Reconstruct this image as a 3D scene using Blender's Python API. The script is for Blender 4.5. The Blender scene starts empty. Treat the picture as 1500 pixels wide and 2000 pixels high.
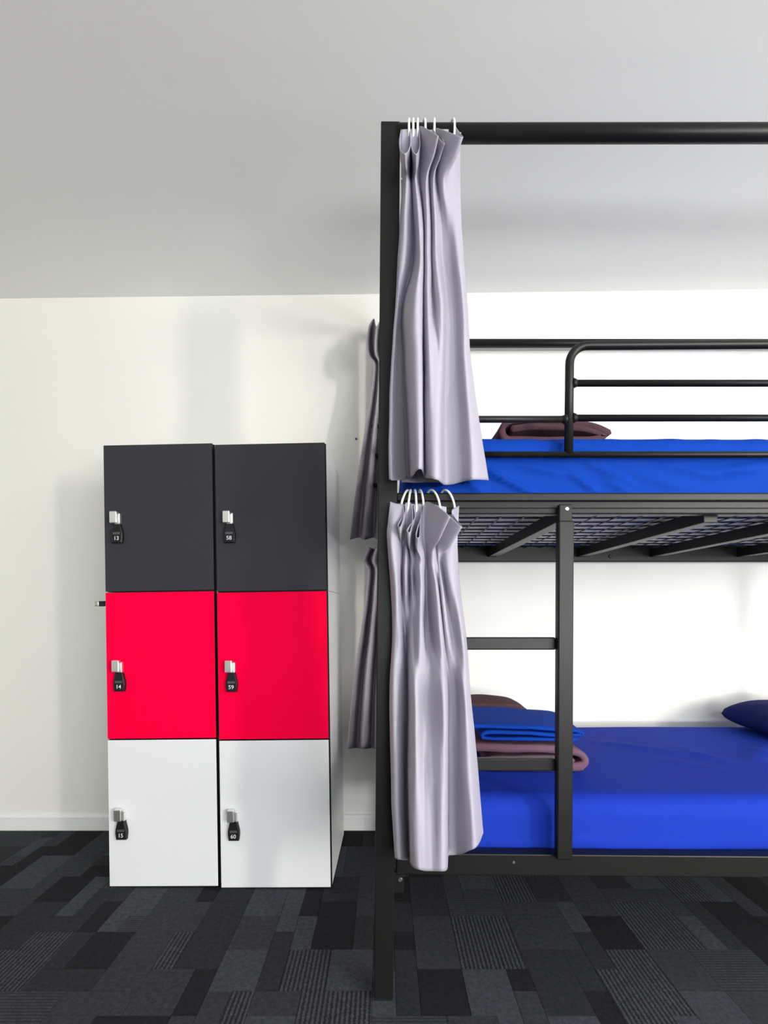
import bpy, bmesh, math, random
from mathutils import Vector, Matrix, noise

random.seed(7)
SC = bpy.context.scene
COL = SC.collection

# ------------------------------------------------------------------ camera
F = 1030.0            # focal length in pixels of a 1500 x 2000 frame
VX, VY = 750.0, 1190.0
H = 1.007             # camera height
cam_d = bpy.data.cameras.new('camera')
cam_d.sensor_fit = 'HORIZONTAL'
cam_d.sensor_width = 36.0
cam_d.lens = F / 1500.0 * 36.0
cam_d.shift_x = 0.0
cam_d.shift_y = (VY - 1000.0) / 1500.0
cam_d.clip_start = 0.02
cam = bpy.data.objects.new('camera', cam_d)
COL.objects.link(cam)
cam.location = (0, 0, H)
cam.rotation_euler = (math.radians(90), 0, 0)
SC.camera = cam

# ------------------------------------------------------------------ world, daylight, exposure
world = bpy.data.worlds.new('world')
SC.world = world
world.use_nodes = True
bg = world.node_tree.nodes['Background']
bg.inputs['Color'].default_value = (0.80, 0.90, 1.0, 1)
bg.inputs['Strength'].default_value = 1.0

def area_light(name, loc, size_x, size_y, power, color, rot):
    l = bpy.data.lights.new(name, 'AREA')
    l.shape = 'RECTANGLE'; l.size = size_x; l.size_y = size_y
    l.energy = power; l.color = color
    o = bpy.data.objects.new(name, l); COL.objects.link(o)
    o.location = loc; o.rotation_euler = rot
    return o
# daylight by a narrow window; unseen wide window and glazed door added as fill
area_light('daylight_narrow_window', (3.70, -2.94, 1.62), 0.42, 1.05, 180, (1.0, 0.962, 0.885), (math.radians(90), 0, 0))
area_light('fill_light_wide_window', (1.70, -2.94, 1.45), 2.6, 1.5, 13, (0.86, 0.95, 1.0), (math.radians(90), 0, 0))
area_light('side_fill_glazed_door', (4.32, -1.10, 1.15), 1.9, 1.9, 36, (0.97, 0.98, 1.0), (math.radians(90), 0, math.radians(90)))
# added lamps tilted up inside wide window and door brighten the ceiling, as ground bounce
area_light('ceiling_fill_wide_window', (1.70, -2.80, 0.80), 2.6, 0.5, 172, (0.95, 0.98, 1.0), (math.radians(140), 0, 0))
area_light('ceiling_fill_glazed_door', (4.20, -1.10, 0.45), 1.9, 0.5, 38, (1.0, 0.98, 0.95), (math.radians(140), 0, math.radians(90)))

SC.view_settings.view_transform = 'Standard'
SC.view_settings.look = 'None'
SC.view_settings.gamma = 1.0
SC.view_settings.use_curve_mapping = False
SC.view_settings.exposure = -0.06

# ------------------------------------------------------------------ helpers
def P(px, py, d):
    """point of the room seen at pixel (px, py) at distance d from the camera plane"""
    return Vector(((px - VX) * d / F, d, H - (py - VY) * d / F))

def material(name, color, rough=0.5, metal=0.0, spec=0.5, noise_amt=0.0, noise_scale=40.0, bump=0.0, bump_scale=300.0, sheen=0.0, coat=0.0):
    m = bpy.data.materials.new(name); m.use_nodes = True
    nt = m.node_tree; b = nt.nodes['Principled BSDF']
    b.inputs['Base Color'].default_value = (*color, 1)
    b.inputs['Roughness'].default_value = rough
    b.inputs['Metallic'].default_value = metal
    b.inputs['Specular IOR Level'].default_value = spec
    if sheen: b.inputs['Sheen Weight'].default_value = sheen
    if coat: b.inputs['Coat Weight'].default_value = coat
    tc = nt.nodes.new('ShaderNodeTexCoord')
    if noise_amt:
        n = nt.nodes.new('ShaderNodeTexNoise'); n.inputs['Scale'].default_value = noise_scale
        n.inputs['Detail'].default_value = 5
        nt.links.new(tc.outputs['Object'], n.inputs['Vector'])
        r = nt.nodes.new('ShaderNodeMapRange')
        r.inputs['To Min'].default_value = 1 - noise_amt; r.inputs['To Max'].default_value = 1 + noise_amt
        nt.links.new(n.outputs['Fac'], r.inputs['Value'])
        mx = nt.nodes.new('ShaderNodeVectorMath'); mx.operation = 'SCALE'
        mx.inputs[0].default_value = color
        nt.links.new(r.outputs['Result'], mx.inputs['Scale'])
        nt.links.new(mx.outputs['Vector'], b.inputs['Base Color'])
    if bump:
        n2 = nt.nodes.new('ShaderNodeTexNoise'); n2.inputs['Scale'].default_value = bump_scale
        n2.inputs['Detail'].default_value = 3
        nt.links.new(tc.outputs['Object'], n2.inputs['Vector'])
        bp = nt.nodes.new('ShaderNodeBump'); bp.inputs['Strength'].default_value = bump
        bp.inputs['Distance'].default_value = 0.002
        nt.links.new(n2.outputs['Fac'], bp.inputs['Height'])
        nt.links.new(bp.outputs['Normal'], b.inputs['Normal'])
    return m

def carpet_material(name, color, stripe=None, amount=0.3):
    """short loop carpet; stripe = (scale, axis, darker colour)"""
    m = material(name, color, rough=0.95, spec=0.15)
    nt = m.node_tree; b = nt.nodes['Principled BSDF']
    geo = nt.nodes.new('ShaderNodeNewGeometry')
    n = nt.nodes.new('ShaderNodeTexNoise'); n.inputs['Scale'].default_value = 420; n.inputs['Detail'].default_value = 4
    nt.links.new(geo.outputs['Position'], n.inputs['Vector'])
    r = nt.nodes.new('ShaderNodeMapRange'); r.inputs['From Min'].default_value = 0.3; r.inputs['From Max'].default_value = 0.7
    r.inputs['To Min'].default_value = 1 - amount; r.inputs['To Max'].default_value = 1 + amount
    nt.links.new(n.outputs['Fac'], r.inputs['Value'])
    mx = nt.nodes.new('ShaderNodeVectorMath'); mx.operation = 'SCALE'
    mx.inputs[0].default_value = color
    nt.links.new(r.outputs['Result'], mx.inputs['Scale'])
    n3 = nt.nodes.new('ShaderNodeTexNoise'); n3.inputs['Scale'].default_value = 75; n3.inputs['Detail'].default_value = 6; n3.inputs['Roughness'].default_value = 0.7
    nt.links.new(geo.outputs['Position'], n3.inputs['Vector'])
    r3 = nt.nodes.new('ShaderNodeMapRange'); r3.inputs['From Min'].default_value = 0.3; r3.inputs['From Max'].default_value = 0.7
    r3.inputs['To Min'].default_value = 0.62; r3.inputs['To Max'].default_value = 1.38
    nt.links.new(n3.outputs['Fac'], r3.inputs['Value'])
    m3 = nt.nodes.new('ShaderNodeVectorMath'); m3.operation = 'SCALE'
    nt.links.new(mx.outputs['Vector'], m3.inputs[0]); nt.links.new(r3.outputs['Result'], m3.inputs['Scale'])
    out = m3.outputs['Vector']
    if stripe:
        w = nt.nodes.new('ShaderNodeTexWave'); w.wave_type = 'BANDS'; w.bands_direction = stripe[1]
        w.inputs['Scale'].default_value = stripe[0]; w.inputs['Distortion'].default_value = 2.5; w.inputs['Detail'].default_value = 3
        w.inputs['Detail Scale'].default_value = 6
        nt.links.new(geo.outputs['Position'], w.inputs['Vector'])
        cr = nt.nodes.new('ShaderNodeValToRGB'); cr.color_ramp.elements[0].position = 0.35; cr.color_ramp.elements[1].position = 0.6
        nt.links.new(w.outputs['Fac'], cr.inputs['Fac'])
        mm = nt.nodes.new('ShaderNodeMix'); mm.data_type = 'RGBA'
        nt.links.new(cr.outputs['Color'], mm.inputs[0])
        mm.inputs[6].default_value = (*stripe[2], 1)
        nt.links.new(out, mm.inputs[7])
        out = mm.outputs[2]
    nt.links.new(out, b.inputs['Base Color'])
    bp = nt.nodes.new('ShaderNodeBump'); bp.inputs['Strength'].default_value = 0.6; bp.inputs['Distance'].default_value = 0.003
    nt.links.new(n.outputs['Fac'], bp.inputs['Height'])
    nt.links.new(bp.outputs['Normal'], b.inputs['Normal'])
    return m

def carpet_floor_material(name):
    """the same carpet where its patches are too far to be told apart"""
    m = carpet_material(name, (0.022, 0.023, 0.028))
    nt = m.node_tree; b = nt.nodes['Principled BSDF']
    geo = nt.nodes.new('ShaderNodeNewGeometry')
    br = nt.nodes.new('ShaderNodeTexBrick'); br.inputs['Scale'].default_value = 4
    br.inputs['Color1'].default_value = (0.012, 0.012, 0.015, 1); br.inputs['Color2'].default_value = (0.036, 0.039, 0.046, 1)
    br.inputs['Mortar'].default_value = (0.02, 0.02, 0.024, 1); br.inputs['Mortar Size'].default_value = 0.0
    nt.links.new(geo.outputs['Position'], br.inputs['Vector'])
    nt.links.new(br.outputs['Color'], b.inputs['Base Color'])
    return m

WHITE_WALL = material('warm_white_wall_paint', (0.84, 0.83, 0.785), 0.6, noise_amt=0.015, noise_scale=3, bump=0.08, bump_scale=180)
CEIL = material('white_ceiling_paint', (0.87, 0.87, 0.85), 0.75, noise_amt=0.012, noise_scale=2, bump=0.05, bump_scale=150)
BASEB = material('white_skirting_paint', (0.82, 0.83, 0.81), 0.45)
BLACK = material('black_powder_coat', (0.0085, 0.0082, 0.0078), 0.40, spec=0.26, bump=0.05, bump_scale=600)
DARKEDGE = material('black_edge_band_seam_shade', (0.008, 0.0075, 0.008), 0.55, spec=0.2)
CHAR = material('charcoal_laminate', (0.036, 0.036, 0.044), 0.5, spec=0.15, noise_amt=0.05, noise_scale=200)
RED = material('red_laminate', (0.95, 0.0002, 0.048), 0.5, spec=0.03)
WHITELAM = material('white_laminate', (0.80, 0.81, 0.83), 0.35, spec=0.4)
CARC = material('white_carcass_board', (0.80, 0.79, 0.79), 0.40)
CHROME = material('satin_chrome', (0.88, 0.88, 0.86), 0.38, metal=1.0)
PLASTIC = material('black_lock_plastic', (0.010, 0.010, 0.012), 0.45, spec=0.3)
GREYPL = material('grey_lock_button', (0.07, 0.07, 0.075), 0.45)
DIGIT = material('white_printed_digit', (0.75, 0.72, 0.75), 0.6)
CURT = material('lavender_grey_curtain_cloth', (0.385, 0.362, 0.435), 0.55, spec=0.25, noise_amt=0.03, noise_scale=60, bump=0.12, bump_scale=900)
CURT_B = material('dusky_grey_curtain_cloth', (0.34, 0.31, 0.35), 0.7, spec=0.15, noise_amt=0.03, noise_scale=60, bump=0.12, bump_scale=900)
RINGM = material('white_plastic_ring', (0.85, 0.86, 0.83), 0.3)
BLUE = material('royal_blue_sheet', (0.003, 0.042, 0.33), 0.75, spec=0.08, noise_amt=0.06, noise_scale=25, bump=0.12, bump_scale=700)
BLUE_L = material('violet_blue_sheet', (0.010, 0.036, 0.38), 0.75, spec=0.08, noise_amt=0.06, noise_scale=25, bump=0.12, bump_scale=700)
NAVY = material('navy_pillow_cotton', (0.006, 0.014, 0.11), 0.8, spec=0.1, bump=0.15, bump_scale=600)
TICK = material('grey_mattress_ticking', (0.88, 0.86, 0.90), 0.8, noise_amt=0.04, noise_scale=50)
MAUVE = material('mauve_fleece', (0.150, 0.080, 0.112), 0.95, spec=0.1, noise_amt=0.18, noise_scale=250, bump=0.5, bump_scale=500)
PLUM = material('brown_plum_fleece', (0.105, 0.055, 0.066), 0.95, spec=0.1, noise_amt=0.18, noise_scale=250, bump=0.5, bump_scale=500)
BOLT = material('zinc_bolt', (0.55, 0.55, 0.55), 0.3, metal=1.0)

def finish(o, smooth=False):
    if smooth:
        for p in o.data.polygons: p.use_smooth = True
    return o

ORIGIN = {}   # name of object -> world location of unrotated parents
def empty(name, loc):
    o = bpy.data.objects.new(name, None); COL.objects.link(o)
    o.empty_display_size = 0.1
    o.location = loc
    ORIGIN[o.name] = Vector(loc)
    return o

def tag(o, label=None, cat=None, group=None, kind=None):
    if label: o['label'] = label
    if cat: o['category'] = cat
    if group: o['group'] = group
    if kind: o['kind'] = kind
    return o

def mesh_obj(name, verts, faces, mat, parent=None, smooth=False, local=False, mat_ids=None):
    """world-space verts become one mesh object; a child is stored relative to its parent, a top-level one to its base"""
    if parent is not None:
        org = Vector((0, 0, 0)) if local else ORIGIN[parent.name]
        loc = Vector((0, 0, 0))
        if not local:
            c = Vector((0, 0, 0))
            for v in verts: c += Vector(v)
            c /= len(verts)
            loc = c - org
            world = c
        else:
            world = Vector((0, 0, 0))
        sub = world
    else:
        xs = [v[0] for v in verts]; ys = [v[1] for v in verts]; zs = [v[2] for v in verts]
        sub = Vector(((min(xs) + max(xs)) / 2, (min(ys) + max(ys)) / 2, min(zs)))
        loc = sub.copy()
    me = bpy.data.meshes.new(name)
    me.from_pydata([tuple(Vector(v) - sub) for v in verts], [], faces)
    mats = mat if isinstance(mat, (list, tuple)) else [mat]
    for m in mats: me.materials.append(m)
    if mat_ids:
        for p, i in zip(me.polygons, mat_ids): p.material_index = i
    me.update()
    o = bpy.data.objects.new(name, me); COL.objects.link(o)
    o.location = loc
    if parent is not None: o.parent = parent
    ORIGIN[o.name] = Vector(sub) if not local else Vector((0, 0, 0))
    finish(o, smooth)
    return o

def bm_out(bm):
    bmesh.ops.recalc_face_normals(bm, faces=bm.faces)
    bm.verts.index_update()
    v = [x.co.copy() for x in bm.verts]
    f = [[q.index for q in p.verts] for p in bm.faces]
    bm.free()
    return v, f

def join(*geos):
    V, Fc = [], []
    for v, f in geos:
        k = len(V); V += list(v); Fc += [[i + k for i in p] for p in f]
    return V, Fc

def box(x0, x1, y0, y1, z0, z1, bev=0.0, seg=2):
    bm = bmesh.new()
    bmesh.ops.create_cube(bm, size=1)
    for v in bm.verts:
        v.co = Vector(((x0 + x1) / 2 + v.co.x * (x1 - x0), (y0 + y1) / 2 + v.co.y * (y1 - y0), (z0 + z1) / 2 + v.co.z * (z1 - z0)))
    if bev: bmesh.ops.bevel(bm, geom=bm.edges[:], offset=bev, segments=seg, affect='EDGES', profile=0.5)
    return bm_out(bm)

def beam(a, b, wy, wt, bev=0.004, up=Vector((0, 1, 0))):
    """rectangular tube from a to b; wy wide along 'up', wt across"""
    a, b = Vector(a), Vector(b)
    L = (b - a).length
    z = (b - a).normalized(); y = (up - z * up.dot(z)).normalized(); x = y.cross(z)
    v, f = box(-wt / 2, wt / 2, -wy / 2, wy / 2, 0, L, bev)
    return [a + x * p.x + y * p.y + z * p.z for p in v], f

def tube(pts, r, seg=14, closed=False, caps=True):
    pts = [Vector(p) for p in pts]; n = len(pts)
    rr = r if isinstance(r, (list, tuple)) else [r] * n
    V, Fc = [], []
    ref = Vector((0.13, 0.21, 0.97)); prev = None
    for i, p in enumerate(pts):
        if closed: t = (pts[(i + 1) % n] - pts[i - 1]).normalized()
        else: t = (pts[min(i + 1, n - 1)] - pts[max(i - 1, 0)]).normalized()
        if prev is None:
            if abs(t.dot(ref)) > 0.9: ref = Vector((0.97, 0.1, 0.1))
            u = (ref - t * ref.dot(t)).normalized()
        else: u = (prev - t * prev.dot(t)).normalized()
        prev = u; w = t.cross(u)
        for k in range(seg):
            a = 2 * math.pi * k / seg
            V.append(p + (u * math.cos(a) + w * math.sin(a)) * rr[i])
    m = n if closed else n - 1
    for i in range(m):
        for k in range(seg):
            a = i * seg + k; b = i * seg + (k + 1) % seg
            c = ((i + 1) % n) * seg + (k + 1) % seg; d = ((i + 1) % n) * seg + k
            Fc.append([a, b, c, d])
    if caps and not closed:
        Fc.append(list(range(seg))[::-1]); Fc.append(list(range((n - 1) * seg, n * seg)))
    return V, Fc

def cylinder(c, axis, r, h, seg=16, bev=0.0):
    c = Vector(c); axis = Vector(axis).normalized()
    if bev:
        return tube([c, c + axis * bev * 0.01, c + axis * (h - bev), c + axis * h], [r, r, r, r - bev], seg)
    return tube([c, c + axis * h], r, seg)

def smoothstep(a, b, x):
    t = max(0.0, min(1.0, (x - a) / (b - a))); return t * t * (3 - 2 * t)

def rounded_block(x0, x1, y0, y1, z0, z1, r, step, disp=None):
    """rounded box with dense faces, pushed along its normals by disp(point, normal)"""
    bm = bmesh.new()
    nx = max(2, int((x1 - x0) / step)); ny = max(2, int((y1 - y0) / step)); nz = max(3, int((z1 - z0) / step))
    def grid(fn, nu, nv):
        g = [[bm.verts.new(fn(i / nu, j / nv)) for j in range(nv + 1)] for i in range(nu + 1)]
        for i in range(nu):
            for j in range(nv):
                bm.faces.new((g[i][j], g[i + 1][j], g[i + 1][j + 1], g[i][j + 1]))
    X = lambda t: x0 + (x1 - x0) * t
    Y = lambda t: y0 + (y1 - y0) * t
    Z = lambda t: z0 + (z1 - z0) * t
    grid(lambda u, v: (X(u), Y(v), z0), nx, ny); grid(lambda u, v: (X(u), Y(v), z1), nx, ny)
    grid(lambda u, v: (X(u), y0, Z(v)), nx, nz); grid(lambda u, v: (X(u), y1, Z(v)), nx, nz)
    grid(lambda u, v: (x0, Y(u), Z(v)), ny, nz); grid(lambda u, v: (x1, Y(u), Z(v)), ny, nz)
    bmesh.ops.remove_doubles(bm, verts=bm.verts, dist=1e-5)
    for v in bm.verts:
        p = v.co
        q = Vector((min(max(p.x, x0 + r), x1 - r), min(max(p.y, y0 + r), y1 - r), min(max(p.z, z0 + r), z1 - r)))
        n = p - q
        if n.length > 1e-9:
            n.normalize(); v.co = q + n * r
        if disp:
            v.co = v.co + n * disp(v.co.copy(), n)
    return bm_out(bm)

def catmull(p0, p1, p2, p3, t):
    return 0.5 * ((2 * p1) + (p2 - p0) * t + (2 * p0 - 5 * p1 + 4 * p2 - p3) * t * t + (3 * p1 - p0 - 3 * p2 + p3) * t ** 3)

def resample(pts, per):
    out = []; n = len(pts)
    for i in range(n - 1):
        a = pts[max(i - 1, 0)]; b = pts[i]; c = pts[i + 1]; d = pts[min(i + 2, n - 1)]
        for k in range(per): out.append(catmull(a, b, c, d, k / per))
    out.append(pts[-1].copy())
    return out

def seg_dist(px, pz, a, b):
    ax, az = a; bx, bz = b
    dx, dz = bx - ax, bz - az
    t = max(0, min(1, ((px - ax) * dx + (pz - az) * dz) / (dx * dx + dz * dz)))
    return math.hypot(px - ax - t * dx, pz - az - t * dz), t

def structure(name, geo, mat):
    o = mesh_obj(name, geo[0], geo[1], mat)
    o['kind'] = 'structure'
    return o

# ------------------------------------------------------------------ room
RX0, RX1, RY0, WALL = -3.3, 4.4, -3.0, 2.412
def ceil_z(x): return 2.4493 + 0.0121 * x
floor = structure('floor', box(RX0 - .1, RX1 + .1, RY0 - .1, WALL + .1, -0.12, -0.004), carpet_floor_material('dark_carpet_far'))
wall_back = structure('wall_back', box(RX0 - .1, RX1 + .1, WALL, WALL + .1, -0.004, 2.62), WHITE_WALL)
structure('wall_left', box(RX0 - .1, RX0, RY0 - .1, WALL, -0.004, 2.62), WHITE_WALL)
GD = (-2.1, -0.1, 0.1, 2.15)  # opening of the unseen glazed door, added for side light
structure('wall_right', join(box(RX1, RX1 + .1, RY0 - .1, GD[0], -0.004, 2.62), box(RX1, RX1 + .1, GD[1], WALL, -0.004, 2.62),
    box(RX1, RX1 + .1, GD[0], GD[1], -0.004, GD[2]), box(RX1, RX1 + .1, GD[0], GD[1], GD[3], 2.62)), WHITE_WALL)
cv = []
for z in (0, 0.1):
    for (x, y) in ((RX0, RY0), (RX1, RY0), (RX1, WALL), (RX0, WALL)):
        cv.append(Vector((x, y, ceil_z(x) + z)))
structure('ceiling', (cv, [[0, 1, 2, 3], [7, 6, 5, 4], [0, 4, 5, 1], [1, 5, 6, 2], [2, 6, 7, 3], [3, 7, 4, 0]]), CEIL)
# wall behind the camera with its two window openings
WN = (3.42, 3.98, 1.02, 2.22)
WW = (0.3, 3.1, 0.65, 2.25)  # unseen wide window, placed for its fill light
y0, y1 = RY0 - .1, RY0
structure('wall_front', join(
    box(RX0, WW[0], y0, y1, -0.004, 2.62), box(WW[0], WW[1], y0, y1, -0.004, WW[2]), box(WW[0], WW[1], y0, y1, WW[3], 2.62),
    box(WW[1], WN[0], y0, y1, -0.004, 2.62), box(WN[0], WN[1], y0, y1, -0.004, WN[2]), box(WN[0], WN[1], y0, y1, WN[3], 2.62),
    box(WN[1], RX1, y0, y1, -0.004, 2.62)), WHITE_WALL)
GLASS = material('window_glass', (0.95, 0.97, 0.97), 0.02)
GLASS.node_tree.nodes['Principled BSDF'].inputs['Transmission Weight'].default_value = 1.0
for k, W in enumerate((WN, WW)):
    w = empty('window_%d' % (k + 1), ((W[0] + W[1]) / 2, RY0 - 0.05, W[2])); w['kind'] = 'structure'
    t = 0.045
    mesh_obj('window_frame', *join(box(W[0], W[0] + t, RY0 - .08, RY0 - .02, W[2], W[3]), box(W[1] - t, W[1], RY0 - .08, RY0 - .02, W[2], W[3]),
        box(W[0] + t, W[1] - t, RY0 - .08, RY0 - .02, W[2], W[2] + t), box(W[0] + t, W[1] - t, RY0 - .08, RY0 - .02, W[3] - t, W[3])), BASEB, w)
    mesh_obj('window_pane', *box(W[0] + t, W[1] - t, RY0 - .055, RY0 - .049, W[2] + t, W[3] - t), GLASS, w)

w = empty('window_3', (RX1 + .05, (GD[0] + GD[1]) / 2, GD[2])); w['kind'] = 'structure'  # frame of the added glazed door, out of view
mesh_obj('window_frame', *join(*[box(RX1 + .02, RX1 + .08, a, b, c, d_) for a, b, c, d_ in ((GD[0], GD[0] + .05, GD[2], GD[3]), (GD[1] - .05, GD[1], GD[2], GD[3]), (-1.13, -1.07, GD[2] + .05, GD[3] - .05),
    (GD[0] + .05, GD[1] - .05, GD[2], GD[2] + .05), (GD[0] + .05, GD[1] - .05, GD[3] - .05, GD[3]))]), BASEB, w)
for a, b in ((GD[0] + .05, -1.13), (-1.07, GD[1] - .05)):
    mesh_obj('window_pane', *box(RX1 + .047, RX1 + .053, a, b, GD[2] + .05, GD[3] - .05), GLASS, w)

# skirting board along the back wall, its top edge eased
prof = [(WALL, 0.0), (WALL - .013, 0.0), (WALL - .013, 0.060), (WALL - .010, 0.067), (WALL - .005, 0.0705), (WALL, 0.0705)]
bv = [Vector((x, y, z)) for x in (RX0, RX1) for (y, z) in prof]
n = len(prof)
bf = [[i, (i + 1) % n, n + (i + 1) % n, n + i] for i in range(n)] + [list(range(n))[::-1], list(range(n, 2 * n))]
structure('baseboard_back', (bv, bf), BASEB)

# carpet patches: narrow planks in columns, broken at uneven lengths
CM = [carpet_material('carpet_near_black', (0.014, 0.014, 0.018)),
      carpet_material('carpet_charcoal', (0.025, 0.027, 0.032)),
      carpet_material('carpet_slate', (0.036, 0.039, 0.046)),
      carpet_material('carpet_blue_slate', (0.048, 0.055, 0.066)),
      carpet_material('carpet_ribbed', (0.056, 0.062, 0.072), stripe=(26, 'X', (0.018, 0.018, 0.022))),
      carpet_material('carpet_cross_ribbed', (0.044, 0.049, 0.058), stripe=(30, 'Y', (0.027, 0.029, 0.034)))]
WGT = [3, 3, 3, 2.2, 2, 1.4]
def carpet():
    """rectangles of uneven size packed on a small grid, as the carpet's patchwork runs"""
    meshes = {}
    rnd = random.Random(21)
    CW, CL = 0.062, 0.085
    X0, Y1 = -1.953, WALL - 0.0005
    NX, NY = 63, 14
    used = [[False] * NY for _ in range(NX)]
    for j in range(NY):
        for i in range(NX):
            if used[i][j]: continue
            w = rnd.choice((1, 2, 2, 2, 3)); l = rnd.choice((1, 2, 2, 2, 3, 3))
            a = 1
            while a < w and i + a < NX and not used[i + a][j]: a += 1
            w = a; l = min(l, NY - j)
            for p in range(i, i + w):
                for q in range(j, j + l): used[p][q] = True
            k = rnd.choices(range(6), WGT)[0]
            key = (w, l, k)
            if key not in meshes:
                w2, l2 = w * CW / 2 - 0.0002, l * CL / 2 - 0.0002
                v = [(-w2, -l2, -.0040), (w2, -l2, -.0040), (w2, l2, -.0040), (-w2, l2, -.0040),
                     (-w2 + .0004, -l2 + .0004, 0), (w2 - .0004, -l2 + .0004, 0), (w2 - .0004, l2 - .0004, 0), (-w2 + .0004, l2 - .0004, 0)]
                me = bpy.data.meshes.new('carpet_patch')
                me.from_pydata(v, [], [[3, 2, 1, 0], [4, 5, 6, 7], [0, 1, 5, 4], [1, 2, 6, 5], [2, 3, 7, 6], [3, 0, 4, 7]])
                me.materials.append(CM[k]); meshes[key] = me
            o = bpy.data.objects.new('carpet_tile', meshes[key]); COL.objects.link(o)
            o.parent = floor
            o.location = Vector((X0 + (i + w / 2) * CW, Y1 - (j + l / 2) * CL, -rnd.random() * 0.0003)) - floor.location
carpet()

# ------------------------------------------------------------------ lockers
LW, LH, LD = 0.4025, 0.5345, 0.455
DT = 0.018
def text_mesh(s, size):
    c = bpy.data.curves.new('t', 'FONT'); c.body = s; c.size = size; c.align_x = 'CENTER'; c.align_y = 'CENTER'
    c.extrude = 0.0004; c.resolution_u = 3; c.offset = 0.00012
    t = bpy.data.objects.new('t', c); COL.objects.link(t)
    bpy.context.view_layer.update()
    me = bpy.data.meshes.new_from_object(t.evaluated_get(bpy.context.evaluated_depsgraph_get()))
    bpy.data.objects.remove(t); bpy.data.curves.remove(c)
    return me

def outline_slab(pts, y0, y1, bev):
    """an outline in x-z given thickness along y, its front edge bevelled"""
    n = len(pts)
    cx = sum(p[0] for p in pts) / n; cz = sum(p[1] for p in pts) / n
    V = [Vector((x, y1, z)) for x, z in pts] + [Vector((x, y0 + bev, z)) for x, z in pts]
    V += [Vector((cx + (x - cx) * (1 - bev / 0.018), y0, cz + (z - cz) * (1 - bev / 0.035))) for x, z in pts]
    Fc = []
    for r in range(2):
        for i in range(n):
            Fc.append([r * n + i, r * n + (i + 1) % n, (r + 1) * n + (i + 1) % n, (r + 1) * n + i])
    Fc.append(list(range(n))[::-1]); Fc.append(list(range(2 * n, 3 * n)))
    return V, Fc

LEAN, YAW = -0.0145, -0.020
ROT = Matrix.Rotation(YAW, 3, 'Z') @ Matrix.Rotation(LEAN, 3, 'Y')
def locker(base, k, door_mat, number, label, hook=False):
    o = empty('locker', base + ROT @ Vector((0, 0, k * LH)))
    o.rotation_euler = ROT.to_euler()
    tag(o, label, 'locker', 'stacked lockers in two columns')
    g = 0.0030
    # carcass: board box behind the door (sides, top, bottom, back), front edges blackened to stand for seam shade
    t = 0.016; yb = LD; yf = DT + 0.003; z0, z1 = 0.0006, LH - 0.0006
    cv_, cf_ = join(box(0, t, yf, yb, z0, z1, .0008, 1), box(LW - t, LW, yf, yb, z0, z1, .0008, 1),
        box(t, LW - t, yf, yb, z0, z0 + t), box(t, LW - t, yf, yb, z1 - t, z1), box(t, LW - t, yb - .006, yb, z0 + t, z1 - t))
    ids = [1 if (max(cv_[i].y for i in p) < yf + .0009) else 0 for p in cf_]
    mesh_obj('carcass', cv_, cf_, [CARC, DARKEDGE], o, local=True, mat_ids=ids)
    v, f = box(g, LW - g, 0, DT, 0.0022, LH - 0.0022, 0.0012, 2)
    ids = []
    for p in f:
        nn = (v[p[1]] - v[p[0]]).cross(v[p[2]] - v[p[0]]).normalized()
        ids.append(0 if nn.y < -0.85 else 1)
    d = mesh_obj('door', v, f, [door_mat, DARKEDGE], o, local=True, mat_ids=ids)
    # lock: black tapered body, grey button, satin latch, printed number
    cx = 0.0545; zb = 0.1760
    pts = [(-.0125, .068), (.0125, .068), (.0165, .052), (.0205, .034), (.0208, .022), (.0180, .0), (-.0180, .0), (-.0208, .022), (-.0205, .034), (-.0165, .052)]
    lk = mesh_obj('lock', *outline_slab([(cx + x, zb + z) for x, z in pts], -0.016, 0.0, 0.003), PLASTIC, d, local=True)
    lk2 = mesh_obj('lock_button', *box(cx - .0130, cx + .0130, -0.0175, -0.012, zb + .0300, zb + .0385, .001), GREYPL, d, local=True)
    mesh_obj('lock_latch', *join(box(cx - .0200, cx + .0060, -0.026, -0.008, zb + .070, zb + .1130, .003, 3),
                                 box(cx + .0085, cx + .0150, -0.019, -0.004, zb + .0690, zb + .1060, .002, 2),
                                 box(cx - .0090, cx + .0110, -0.012, 0.0, zb + .0640, zb + .1040, .002, 2)), CHROME, d, local=True)
    me = text_mesh(number, 0.0200); me.materials.clear(); me.materials.append(DIGIT)
    tx = bpy.data.objects.new('lock_number', me); COL.objects.link(tx); tx.parent = d
    tx.location = (cx, -0.0166, zb + 0.0165); tx.rotation_euler = (math.radians(90), 0, 0)
    tx['label'] = 'white printed number ' + number
    if hook:
        hz = LH - 0.043; hy = 0.024
        hk = mesh_obj('side_hook', *join(box(-.034, .002, hy, hy + .016, hz + .0060, hz + .0115, .001), box(-.036, -.018, hy, hy + .016, hz - .0080, hz + .0110, .002)), PLASTIC, o, local=True)
        mesh_obj('hook_tip', *box(-.0520, -.0355, hy - .001, hy + .017, hz - .0070, hz + .0110, .003), BOLT, hk, local=True)
        hk['label'] = 'small black hook with a silver tip on the left side'
    return o
BL = P(212.5, 1734, 1.912); BL.z = 0.0
BR = P(430.5, 1736, 1.9035); BR.z = 0.0
locker(BL, 0, WHITELAM, '15', 'white locker numbered 15, bottom left of the stack')
locker(BL, 1, RED, '14', 'red locker numbered 14, middle of the left column', hook=True)
locker(BL, 2, CHAR, '13', 'charcoal grey locker numbered 13, top left of the stack')
locker(BR, 0, WHITELAM, '60', 'white locker numbered 60, bottom right beside the bunk bed')
locker(BR, 1, RED, '59', 'red locker numbered 59, middle of the right column')
locker(BR, 2, CHAR, '58', 'charcoal grey locker numbered 58, top right of the stack')

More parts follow.
